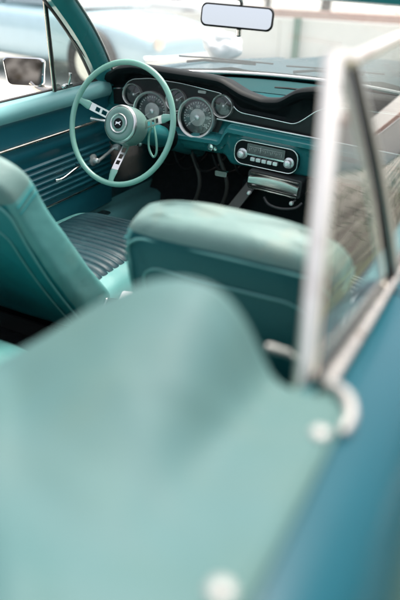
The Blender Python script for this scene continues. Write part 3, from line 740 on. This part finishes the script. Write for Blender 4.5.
# ---------------- side windows on the passenger (right) side
PB = Vector((.694, -1.190, .935)); PT = Vector((.612, -.957, 1.232))
FB = Vector((.710, -.85, .890)); FT = Vector((.610, -.90, 1.216))
def sheet(name, a, b, c, d, m, parent, n=8, bulge=.008, t=.004):
    mb = MB(); nrm = ((b-a).cross(d-a)).normalized()
    if nrm.x < 0: nrm = -nrm
    def P(u, v): return (a*(1-u)+b*u)*(1-v)+(d*(1-u)+c*u)*v+nrm*bulge*sin(pi*v)
    mb.grid([[P(i/n, j/n) for j in range(n+1)] for i in range(n+1)])
    return mb.build(name, m, parent)
qw = sheet('quarter_window', PB, FB, FT, PT, M['glass'], car)
def bowed(a, b, n=10, bulge=.008, off=Vector((0, 0, 0))):
    return [a*(1-t/n)+b*t/n+Vector((bulge*sin(pi*t/n), 0, 0))+off for t in range(n+1)]
mb = MB(); mb.tube(bowed(PB-Vector((.002, 0, .03)), PT+Vector((0, 0, .004)), bulge=.002), .0118, n=14, flat=.85)
mb2 = MB(); mb2.tube(bowed(PB+Vector((-.006, .013, 0)), PT+Vector((-.004, .010, 0)), bulge=.002), .0045, n=8); mb2.build('rear_frame_seal', M['rubber'], qw); mb.build('rear_frame', M['polebright'], qw)
mb = MB(); mb.tube(bowed(FB-Vector((0, 0, .02)), FT), .0055, n=10); mb.build('front_frame', M['alu'], qw)
DB = Vector((.714, -.825, .887)); DT = Vector((.612, -.880, 1.222)); D2B = Vector((.700, .10, .925)); D2T = Vector((.625, .035, 1.258))
dw = sheet('door_window', DB, D2B, D2T, DT, M['glass'], car, n=14)
mb = MB(); mb.tube(bowed(DB-Vector((0, 0, .0)), DT, off=Vector((0, .0, 0))), .0060, n=8); mb.build('window_seal', M['rubber'], dw)
mb = MB(); mb.tube(bowed(DB+Vector((.004, .022, 0)), DT+Vector((.004, .016, 0))), .0045, n=8); mb.build('window_edge_trim', M['alu'], dw)
mb = MB(); mb.tube([DT+(D2T-DT)*k/10+Vector((0, 0, .002)) for k in range(11)], .009, n=10); mb.tube([PT+(DT-PT)*k/3+Vector((0, 0, .002)) for k in range(4)], .011, n=10); mb.build('top_edge_trim', M['polebright'], dw)
# vent windows
for sx in (-1, 1):
    A = Vector((sx*.690, .090, .926)); B = Vector((sx*.668, .052, 1.236)); Cc = Vector((sx*.692, .385, .938))
    mb = MB(); mb.add([A, Cc, B], [(0, 1, 2)]); vw = mb.build('vent_window', M['glass'], dl if sx < 0 else dr, smooth=False)
    par = dl if sx < 0 else dr
    mb = MB(); mb.tube([A-Vector((0, 0, .02)), B], .0075, n=8); mb.build('vent_post', M['rubber'], par)
    mb = MB(); mb.tube([A+Vector((-sx*.004, -.010, -.02)), B+Vector((-sx*.004, -.010, 0))], .0035, n=8); mb.tube([A+Vector((0, .012, .0)), B+Vector((0, .008, -.02))], .003, n=8); mb.build('vent_frame', M['chrome_aged'], par)
    mb = MB(); mb.tube([B+Vector((0, .01, -.01)), Cc], .008, n=8); mb.tube([A+Vector((0, 0, .004)), Cc], .006, n=8); mb.build('vent_seal', M['rubber'], par)
    mb = MB(); mb.box((sx*.677, .150, .945), (.012, .045, .012)); mb.tube([(sx*.675, .150, .945), (sx*.668, .155, .972), (sx*.668, .158, .988)], [.006, .005, .007], n=8); mb.tube([(sx*.672, .130, .948), (sx*.664, .105, .945)], .006, n=8); mb.build('vent_latch', M['chrome'], par, bevel=.002)

# ---------------- exterior mirror on the driver door
X = axes((-.915, .190, .967), (.93, .36, 0), (-.018, .047, 1), (.36, -.93, .05)); 
def trap(w0, w1, h, r):
    p = rrect(1, 1, r, 5); return [(x*(w0+(w1-w0)*(y+.5)), y*h) for x, y in p]
secs = [(.45, -.075), (.80, -.05), (.97, -.02), (1.0, .0), (.985, .008), (.93, .010)]
mb = MB(); mb.grid([[(x*s, y*s, h) for x, y in trap(.142, .168, .104, .16)] for s, h in secs], closed_v=True, cap=False, mtx=X)
mb.f.append(list(range(24))); mb.m.append(0)
sm = mb.build('door_mirror', M['chrome'], dl)
mb = MB(); mb.prism(trap(.134, .158, .096, .16), .0, .006, 0, X); mb.build('mirror_glass', M['mirrordark'], dl)
mb = MB(); mb.tube(catmull([(-.90, .20, .93), (-.87, .215, .905), (-.82, .23, .895), (-.79, .235, .90)], 5), [.014+.001*i for i in range(16)], n=12); mb.build('mirror_arm', M['chrome_aged'], dl)

# ================================================================== surroundings
def gmat(name, c1, c2, scale, rough=.9, bump=.004, bs=60):
    return mat(name, c1, rough, var=.12, vscale=scale*8, bump=bump, bscale=bs, wear=c2, wscale=scale, wlo=.4, whi=.65, spec=.2)
mb = MB(); mb.grid([[(-300+600*i/20, -300+600*j/20, 0) for j in range(21)] for i in range(21)])
g = mb.build('ground', gmat('pale_concrete', (.60, .585, .54), (.52, .505, .46), .8), None); tag(g, kind='structure')
def vergemat():
    m, nt, b = newmat('verge_soil'); N = nt.nodes; L = nt.links
    tc = N.new('ShaderNodeTexCoord'); mp = N.new('ShaderNodeMapping'); mp.inputs['Scale'].default_value = (5, .22, 1); L.new(tc.outputs['Object'], mp.inputs[0])
    n = N.new('ShaderNodeTexNoise'); n.inputs['Scale'].default_value = 1.4; n.inputs['Detail'].default_value = 4; n.inputs['Roughness'].default_value = .6; L.new(mp.outputs[0], n.inputs['Vector'])
    sp = N.new('ShaderNodeSeparateXYZ'); L.new(tc.outputs['Object'], sp.inputs[0])
    ma = N.new('ShaderNodeMath'); ma.operation = 'MULTIPLY_ADD'; ma.inputs[1].default_value = .36; ma.inputs[2].default_value = -.86; L.new(sp.outputs[0], ma.inputs[0])
    ad = N.new('ShaderNodeMath'); ad.operation = 'MULTIPLY_ADD'; ad.inputs[1].default_value = 1.35; L.new(n.outputs['Fac'], ad.inputs[0]); L.new(ma.outputs[0], ad.inputs[2])
    cr = N.new('ShaderNodeValToRGB'); e = cr.color_ramp.elements; e[0].position = .15; e[0].color = (.045, .06, .02, 1); e[1].position = 1.0; e[1].color = (.36, .33, .28, 1)
    for ps, c in ((.32, (.10, .12, .045, 1)), (.45, (.035, .032, .018, 1)), (.56, (.13, .13, .085, 1)), (.66, (.05, .03, .018, 1)), (.76, (.24, .235, .18, 1)), (.86, (.12, .11, .08, 1))):
        q = e.new(ps); q.color = c
    L.new(ad.outputs[0], cr.inputs[0]); L.new(cr.outputs[0], b.inputs['Base Color']); b.inputs['Roughness'].default_value = .95
    return m
mb = MB(); mb.grid([[(1.12+2.9*i/10+.25*noise.noise(Vector((j*.7, i, 2))) * (1 if i in (0, 10) else 0), -6+30*j/40, .012) for j in range(41)] for i in range(11)])
g = mb.build('verge', vergemat(), None); tag(g, kind='structure')
# grass tufts on the verge
mb = MB()
for k in range(5000):
    x = random.uniform(1.2, 3.9); y = random.uniform(-4, 12)
    if noise.noise(Vector((x*.9, y*.6, 0))) < -.08: continue
    h = random.uniform(.04, .13); a = random.uniform(0, 2*pi); dx, dy = cos(a)*.008, sin(a)*.008; lx, ly = random.uniform(-.04, .04), random.uniform(-.04, .04)
    mb.add([(x-dx, y-dy, .01), (x+dx, y+dy, .01), (x+lx, y+ly, h)], [(0, 1, 2)])
g = mb.build('grass', mat('grass_blades', (.10, .15, .05), .7, var=.3, vscale=4), None, smooth=False); tag(g, kind='stuff', label='short grass tufts on the verge beside the car', cat='grass')

# kerb between verge and pavement
mb = MB()
for k in range(30): mb.box((4.15, -5.5+k*.92, .06), (.14, .905, .13))
g = mb.build('kerb', mat('kerb_stone', (.38, .37, .35), .85, var=.2, vscale=5, bump=.004, bscale=50), None, bevel=.01); tag(g, kind='structure')
# tall leafy mass added out of view, to darken the paint's reflections
mb = MB(); mb.box((6.6, -4.5, 1.5), (1.0, 11, 3.0), 1)
for i in range(9000):
    y = random.uniform(-10.5, 1.4); f_ = random.random()
    p = Vector((6.05+random.gauss(0, .12), y, random.uniform(0, 3.2+.4*noise.noise(Vector((y*.8, 3, 1)))))) if f_ < .75 else Vector((random.uniform(6, 7.2), y, 3.1+random.gauss(0, .15)))
    a = random.uniform(0, 2*pi); s = random.uniform(.05, .11); u = Vector((random.uniform(-.4, .4), cos(a), sin(a)))*s; v = Vector((random.uniform(-.4, .4), -sin(a), cos(a)))*s*.6
    mb.add([p-u, p-v, p+u, p+v], [(0, 1, 2, 3)])
g = mb.build('added_hedge', [mat('hedge_leaves', (.045, .08, .03), .7, var=.45, vscale=2), mat('hedge_shade', (.02, .03, .015), .9)], None, smooth=False); tag(g, 'tall green leaf mass added unseen to darken the reflection in the car side', 'added_hedge', kind='stuff')
# thicket added behind the camera, to give the mirrors a dark reflection
mb = MB()
for i in range(9000):
    x = random.uniform(-22, 22); h = 2.6+1.6*noise.noise(Vector((x*.35, 0, 5))); z = random.random()**.8*h; y = -15+random.gauss(0, .9)
    a = random.uniform(0, 2*pi); s = random.uniform(.12, .26); u = Vector((cos(a), sin(a), random.uniform(-.5, .5)))*s; v = Vector((-sin(a), cos(a), random.uniform(-.8, .8)))*s*.6; p = Vector((x, y, z))
    mb.add([p-u, p-v, p+u, p+v], [(0, 1, 2, 3)])
g = mb.build('added_thicket', mat('autumn_leaves', (.11, .085, .05), .8, var=.5, vscale=1.5, wear=(.05, .07, .03), wscale=.6), None, smooth=False); tag(g, 'brown and green thicket added out of view for the mirrors to reflect', 'added_thicket', kind='stuff')
# low white wall with green posts
wall = empty('boundary_wall', (-1, 9, 0)); tag(wall, 'low white panel wall behind the car park, with a grey coping', 'wall')
mb = MB()
for k in range(9):
    mb.box((-8.2+k*2.0, 9.06, .35), (1.985, .10, .69))
w = mb.build('wall_panel', mat('wall_render', (.86, .84, .79), .85, var=.08, vscale=3, bump=.003, bscale=60, wear=(.76, .73, .67), wscale=2.2), None, bevel=.006)
mb = MB(); mb.box((0.6, 9.06, .705), (18, .13, .03)); c = mb.build('coping', M['white'], None, bevel=.006)
for o in (w, c): o.parent = wall; o.location = (1, -9, 0)
def post(x, y, h, lab, w=.075):
    mb = MB(); mb.box((0, 0, h/2), (w, w, h)); mb.box((0, 0, h+.008), (w+.02, w+.02, .016)); mb.box((0, 0, .012), (w+.07, w+.07, .024))
    o = mb.build('fence_post', mat('green_paint', (.02, .12, .055), .5, var=.15), None, bevel=.006); o.location = (x, y, 0)
    tag(o, lab, 'post', 'green posts by the wall')
post(-2.86, 8.93, .72, 'green square post against the white wall, right of the rear-view mirror', .10)
post(-4.05, 5.6, .62, 'short green post standing by the parked cars, left of the rear-view mirror', .08)
# red brick planter and houses beyond
mb = MB(); mb.box((0, 0, .34), (26, .3, .68)); 
bw, nt, b = newmat('brick'); 
br = nt.nodes.new('ShaderNodeTexBrick'); br.inputs['Color1'].default_value = (.42, .20, .15, 1); br.inputs['Color2'].default_value = (.50, .27, .20, 1); br.inputs['Mortar'].default_value = (.5, .46, .42, 1); br.inputs['Scale'].default_value = 4
tcn = nt.nodes.new('ShaderNodeTexCoord'); mp = nt.nodes.new('ShaderNodeMapping'); mp.inputs['Rotation'].default_value = (pi/2, 0, 0)
nt.links.new(tcn.outputs['Object'], mp.inputs[0]); nt.links.new(mp.outputs[0], br.inputs['Vector']); nt.links.new(br.outputs['Color'], b.inputs['Base Color']); b.inputs['Roughness'].default_value = .85
o = mb.build('brick_wall', bw, None, bevel=.01); o.location = (-5, 13.2, 0); tag(o, 'long low red brick wall beyond the white wall', 'wall')

# trees and shrubs beyond
leafm = [mat('leaf_dark', (.035, .065, .03), .6, var=.4, vscale=2), mat('leaf_olive', (.07, .10, .045), .6, var=.4, vscale=2)]
bark = mat('bark', (.09, .065, .045), .9, var=.3, vscale=12, bump=.01, bscale=30)
def tree(name, x, y, h, cr, lab, k, n=900, trunk=True, cat='tree', base=.35):
    t = empty(name, (x, y, 0)); tag(t, lab, cat, 'trees beyond the brick wall')
    mb = MB()
    if trunk:
        mb.tube(catmull([(0, 0, 0), (.05, .03, h*.25), (-.04, .02, h*.5), (.03, 0, h*.8)], 5), [.13*(1-.8*i/15)*h/3 for i in range(16)], n=8)
        for q in range(6):
            a = q*1.1; z0 = h*(.3+.07*q); mb.tube([(0, 0, z0), (cos(a)*cr*.35, sin(a)*cr*.35, z0+.12*h), (cos(a)*cr*.7, sin(a)*cr*.7, z0+.2*h)], [.04, .025, .01], n=6)
    else:
        for q in range(5):
            a = q*1.3; mb.tube([(0, 0, 0), (cos(a)*cr*.3, sin(a)*cr*.3, h*.4), (cos(a)*cr*.5, sin(a)*cr*.5, h*.75)], [.03, .02, .008], n=6)
    mb.build('trunk', bark, t)
    mb = MB(); cl = [(Vector((random.gauss(0, .45)*cr, random.gauss(0, .45)*cr, h*(base+(1-base)*random.random()))), random.uniform(.25, .5)*cr) for _ in range(14)]
    for i in range(n):
        c, r = random.choice(cl); d = Vector((random.gauss(0, 1), random.gauss(0, 1), random.gauss(0, .8))).normalized()*r*random.uniform(.5, 1.05)
        p = c+d; p.z = max(.05, min(p.z, h*1.05)); a = random.uniform(0, 2*pi); s = random.uniform(.05, .11)*max(1, h/3)
        u = Vector((cos(a), sin(a), random.uniform(-.5, .5)))*s; v = Vector((-sin(a), cos(a), random.uniform(-.8, .8)))*s*.6
        mb.add([p-u, p-v, p+u, p+v], [(0, 1, 2, 3)], i % 2)
    mb.build('crown', leafm, t, smooth=False)
kinds = [('round green tree', 3.2, 1.5), ('tall loose tree', 4.2, 1.7), ('small olive tree', 2.4, 1.2)]
tx = [(-13.5, 16), (-11.2, 17), (-9.1, 15.5), (-6.9, 17.5), (-4.6, 16), (-2.4, 17), (-.2, 16), (2.2, 17.5)]
nms = ['leftmost', 'second', 'third', 'fourth', 'fifth', 'sixth', 'seventh', 'rightmost']
for i, (x, y) in enumerate(tx):
    kd, h, c = kinds[i % 3]
    tree('tree', x, y, h, c, '%s, %s of the eight trees in the row beyond the brick wall' % (kd, nms[i]) , i)
# shrub and dead bracken on the right verge (seen mirrored in the side glass)
for i, (x, y, h, c) in enumerate(((5.6, .5, 1.1, .8), (5.9, 3.2, 1.3, .9), (5.5, 6.2, 1.0, .8))):
    tree('shrub', x, y, h, c, ['shrub nearest the car on the right verge', 'middle and tallest shrub on the right verge', 'far low shrub on the right verge'][i], i, 700, False, 'shrub', .1)
mb = MB()
def log(x, y, a, l, r):
    mb = MB(); mb.tube([(-l/2, 0, r), (-l/6, .03, r*1.02), (l/6, -.02, r), (l/2, .02, r*.95)], [r*.9, r, r, r*.85], n=16)
    o = mb.build('log', mat('log_bark', (.17, .10, .06), .9, var=.4, vscale=14, bump=.01, bscale=30), None); o.location = (x, y, 0); o.rotation_euler = (0, 0, a); return o
tag(log(2.6, 1.2, 1.35, 3.0, .11), 'long brown log lying along the verge nearest the car', 'log', 'logs on the verge')
tag(log(3.3, 3.0, 1.5, 3.6, .14), 'thicker brown log lying farther out on the verge', 'log', 'logs on the verge')

# parked cars
def sedan(name, loc, rz, colm, lab, L=4.3):
    root = empty(name, loc); root.rotation_euler = (0, 0, rz); tag(root, lab, 'car', 'parked cars beside the convertible')
    st = [(-L/2, .55, .50, .80), (-L/2+.12, .78, .30, .88), (-L/2+.5, .86, .24, .92), (-.9, .88, .22, .92), (0, .89, .22, .90), (.9, .88, .22, .88), (L/2-.9, .87, .22, .86), (L/2-.35, .84, .25, .78), (L/2-.08, .76, .32, .68), (L/2, .58, .42, .60)]
    rows = []
    for x, w, zb, zt in st:
        rows.append([(x, -w*.7, zb), (x, -w*.97, zb+.08), (x, -w, (zb+zt)/2), (x, -w*.975, zt-.10), (x, -w*.90, zt-.02), (x, -w*.5, zt+.02), (x, 0, zt+.03), (x, w*.5, zt+.02), (x, w*.90, zt-.02), (x, w*.975, zt-.10), (x, w, (zb+zt)/2), (x, w*.97, zb+.08), (x, w*.7, zb)])
    mb = MB(); mb.grid(rows, closed_v=True, cap=True); bd = mb.build('body', colm, root, sub=2)
    cs = [(-1.75, .70, .90), (-1.15, .64, 1.34), (-.6, .62, 1.41), (.15, .62, 1.39), (.95, .74, .88)]
    mb = MB(); mb.grid([[(x, -w, .86), (x, -w*.97, (.86+z)/2), (x, -w*.86, z-.03), (x, -w*.4, z), (x, w*.4, z), (x, w*.86, z-.03), (x, w*.97, (.86+z)/2), (x, w, .86)] for x, w, z in cs], closed_v=True, cap=True)
    mb.build('cabin', colm, root, sub=1)
    dg = mat('car_glass', (.25, .33, .36), .06, var=.1, coat=1.)
    for sy in (-1, 1):
        for xa, xb, xc, xd in ((-1.45, -.48, -.52, -1.02), (-.42, .62, .16, -.44)):
            mb = MB(); mb.add([(xa, sy*.735, .93), (xb, sy*.735, .93), (xc, sy*.642, 1.30), (xd, sy*.642, 1.30)], [(0, 1, 2, 3)]); mb.build('side_window', dg, root, smooth=False, solid=.01)
    mb = MB(); mb.add([(.98, -.66, .92), (.98, .66, .92), (.30, .50, 1.36), (.30, -.50, 1.36)], [(0, 1, 2, 3)]); mb.build('windscreen', dg, root, smooth=False)
    for sy in (-1, 1):
        for x in (-1.30, 1.32):
            X = axes((x, sy*.80, .33), (1, 0, 0), (0, 0, 1), (0, sy, 0))
            mb = MB(); mb.lathe([(.10, .0), (.37, .0), (.40, .03), (.40, .108), (.36, .115)], n=32, mtx=X); mb.build('arch_shade', M['rubber'], root)  # black disc painted for the shade inside the arch
            mb = MB(); mb.lathe([(.2, .05), (.31, .09), (.33, .12), (.30, .145), (.22, .14)], n=32, mtx=X); wh = mb.build('wheel', M['rubber'], root)
            mb = MB(); mb.lathe([(.21, .142), (.19, .12), (.08, .13), (0, .135)], n=24, mtx=X); mb.build('rim', M['alu'], wh)
        mb = MB(); mb.lathe([(.10, -.03), (.11, .02), (.09, .04), (.04, .055), (0, .058)], n=24, mtx=axes((L/2-.07, sy*.55, .60), (0, 1, 0), (0, 0, 1), (1, sy*.35, 0))); mb.build('headlight', mat('amber_lens', (.85, .74, .62), .2, var=.1, coat=1.), root)
    for xx in (L/2+.02, -L/2-.02):
        mb = MB(); mb.tube(catmull([(xx-.1*(1 if xx > 0 else -1), -.80, .42), (xx, -.6, .42), (xx+.03*(1 if xx > 0 else -1), 0, .42), (xx, .6, .42), (xx-.1*(1 if xx > 0 else -1), .80, .42)], 5), .05, n=10); mb.build('bumper', M['chrome'], root)
    return root
pb = mat('pale_blue_paint', (.46, .65, .72), .3, var=.05, coat=1.)
wp = mat('white_car_paint', (.80, .82, .82), .3, var=.03, coat=1.)
sedan('parked_car', (-5.15, 5.75, 0), radians(-9), pb, 'pale blue parked saloon with round amber headlight, beside the convertible', 4.4)
sedan('parked_car', (-6.6, 10.6, 0), radians(-4), wp, 'white parked saloon half hidden behind the pale blue one', 4.4)
# crumpled white blob on the bonnet
bm = bmesh.new(); bmesh.ops.create_icosphere(bm, subdivisions=5, radius=1)
for v in bm.verts:
    d = noise.noise(v.co*1.1)*.45+noise.noise(v.co*2.1)*.18
    v.co = Vector((v.co.x*.115, v.co.y*.09, v.co.z*.075))*(1+d*.7)
me = bpy.data.meshes.new('pale_blob'); bm.to_mesh(me); bm.free(); me.materials.append(mat('blob_white', (.88, .88, .88), .9, var=.02))
for p in me.polygons: p.use_smooth = True
o = bpy.data.objects.new('pale_blob', me); COL.objects.link(o); o.location = (-.70, 1.5, .985); tag(o, 'crumpled white blob lying on the bonnet beyond the windscreen', 'pale_blob')

# ================================================================== camera
cx, cy, cz, yaw, pit, rol, f = .815, -1.676, 1.312, radians(26.74), radians(28.37), radians(1.9), 600.
fw = Vector((-sin(yaw)*cos(pit), cos(yaw)*cos(pit), -sin(pit))); rt = Vector((cos(yaw), sin(yaw), 0)); up = rt.cross(fw)
r2 = rt*cos(rol)+up*sin(rol); u2 = -rt*sin(rol)+up*cos(rol)
cd = bpy.data.cameras.new('camera'); cam = bpy.data.objects.new('camera', cd); COL.objects.link(cam)
cam.matrix_world = axes((cx, cy, cz), r2, u2, -fw)
cd.sensor_fit = 'VERTICAL'; cd.sensor_height = 36; cd.lens = 36*f/600; cd.clip_end = 2000; cd.clip_start = .02
cd.dof.use_dof = True; cd.dof.focus_distance = 2.12; cd.dof.aperture_fstop = 1.5
scene.camera = cam

# ================================================================== light
w = bpy.data.worlds.new('World'); scene.world = w; w.use_nodes = True; nt = w.node_tree
bg = nt.nodes['Background']; sky = nt.nodes.new('ShaderNodeTexSky'); sky.sky_type = 'NISHITA'; sky.sun_disc = False
EL, AZ = radians(70), radians(5)     # azimuth measured from +y towards +x
sky.sun_elevation = EL; sky.sun_rotation = AZ; sky.air_density = .8; sky.dust_density = 6.0; sky.ozone_density = .4
hs = nt.nodes.new('ShaderNodeHueSaturation'); hs.inputs['Saturation'].default_value = .45   # thin high cloud: a paler sky
nt.links.new(sky.outputs[0], hs.inputs['Color']); nt.links.new(hs.outputs[0], bg.inputs[0]); bg.inputs[1].default_value = .15
sd = bpy.data.lights.new('sun', 'SUN'); sd.energy = 1.5; sd.angle = radians(32); sd.color = (1, .94, .86)
so = bpy.data.objects.new('sun', sd); COL.objects.link(so)
dirv = Vector((sin(AZ)*cos(EL), cos(AZ)*cos(EL), sin(EL))); so.rotation_euler = dirv.to_track_quat('Z', 'Y').to_euler()
scene.view_settings.view_transform = 'Standard'; scene.view_settings.look = 'None'; scene.view_settings.exposure = 1.28; scene.view_settings.gamma = 1
scene.render.engine = 'CYCLES'
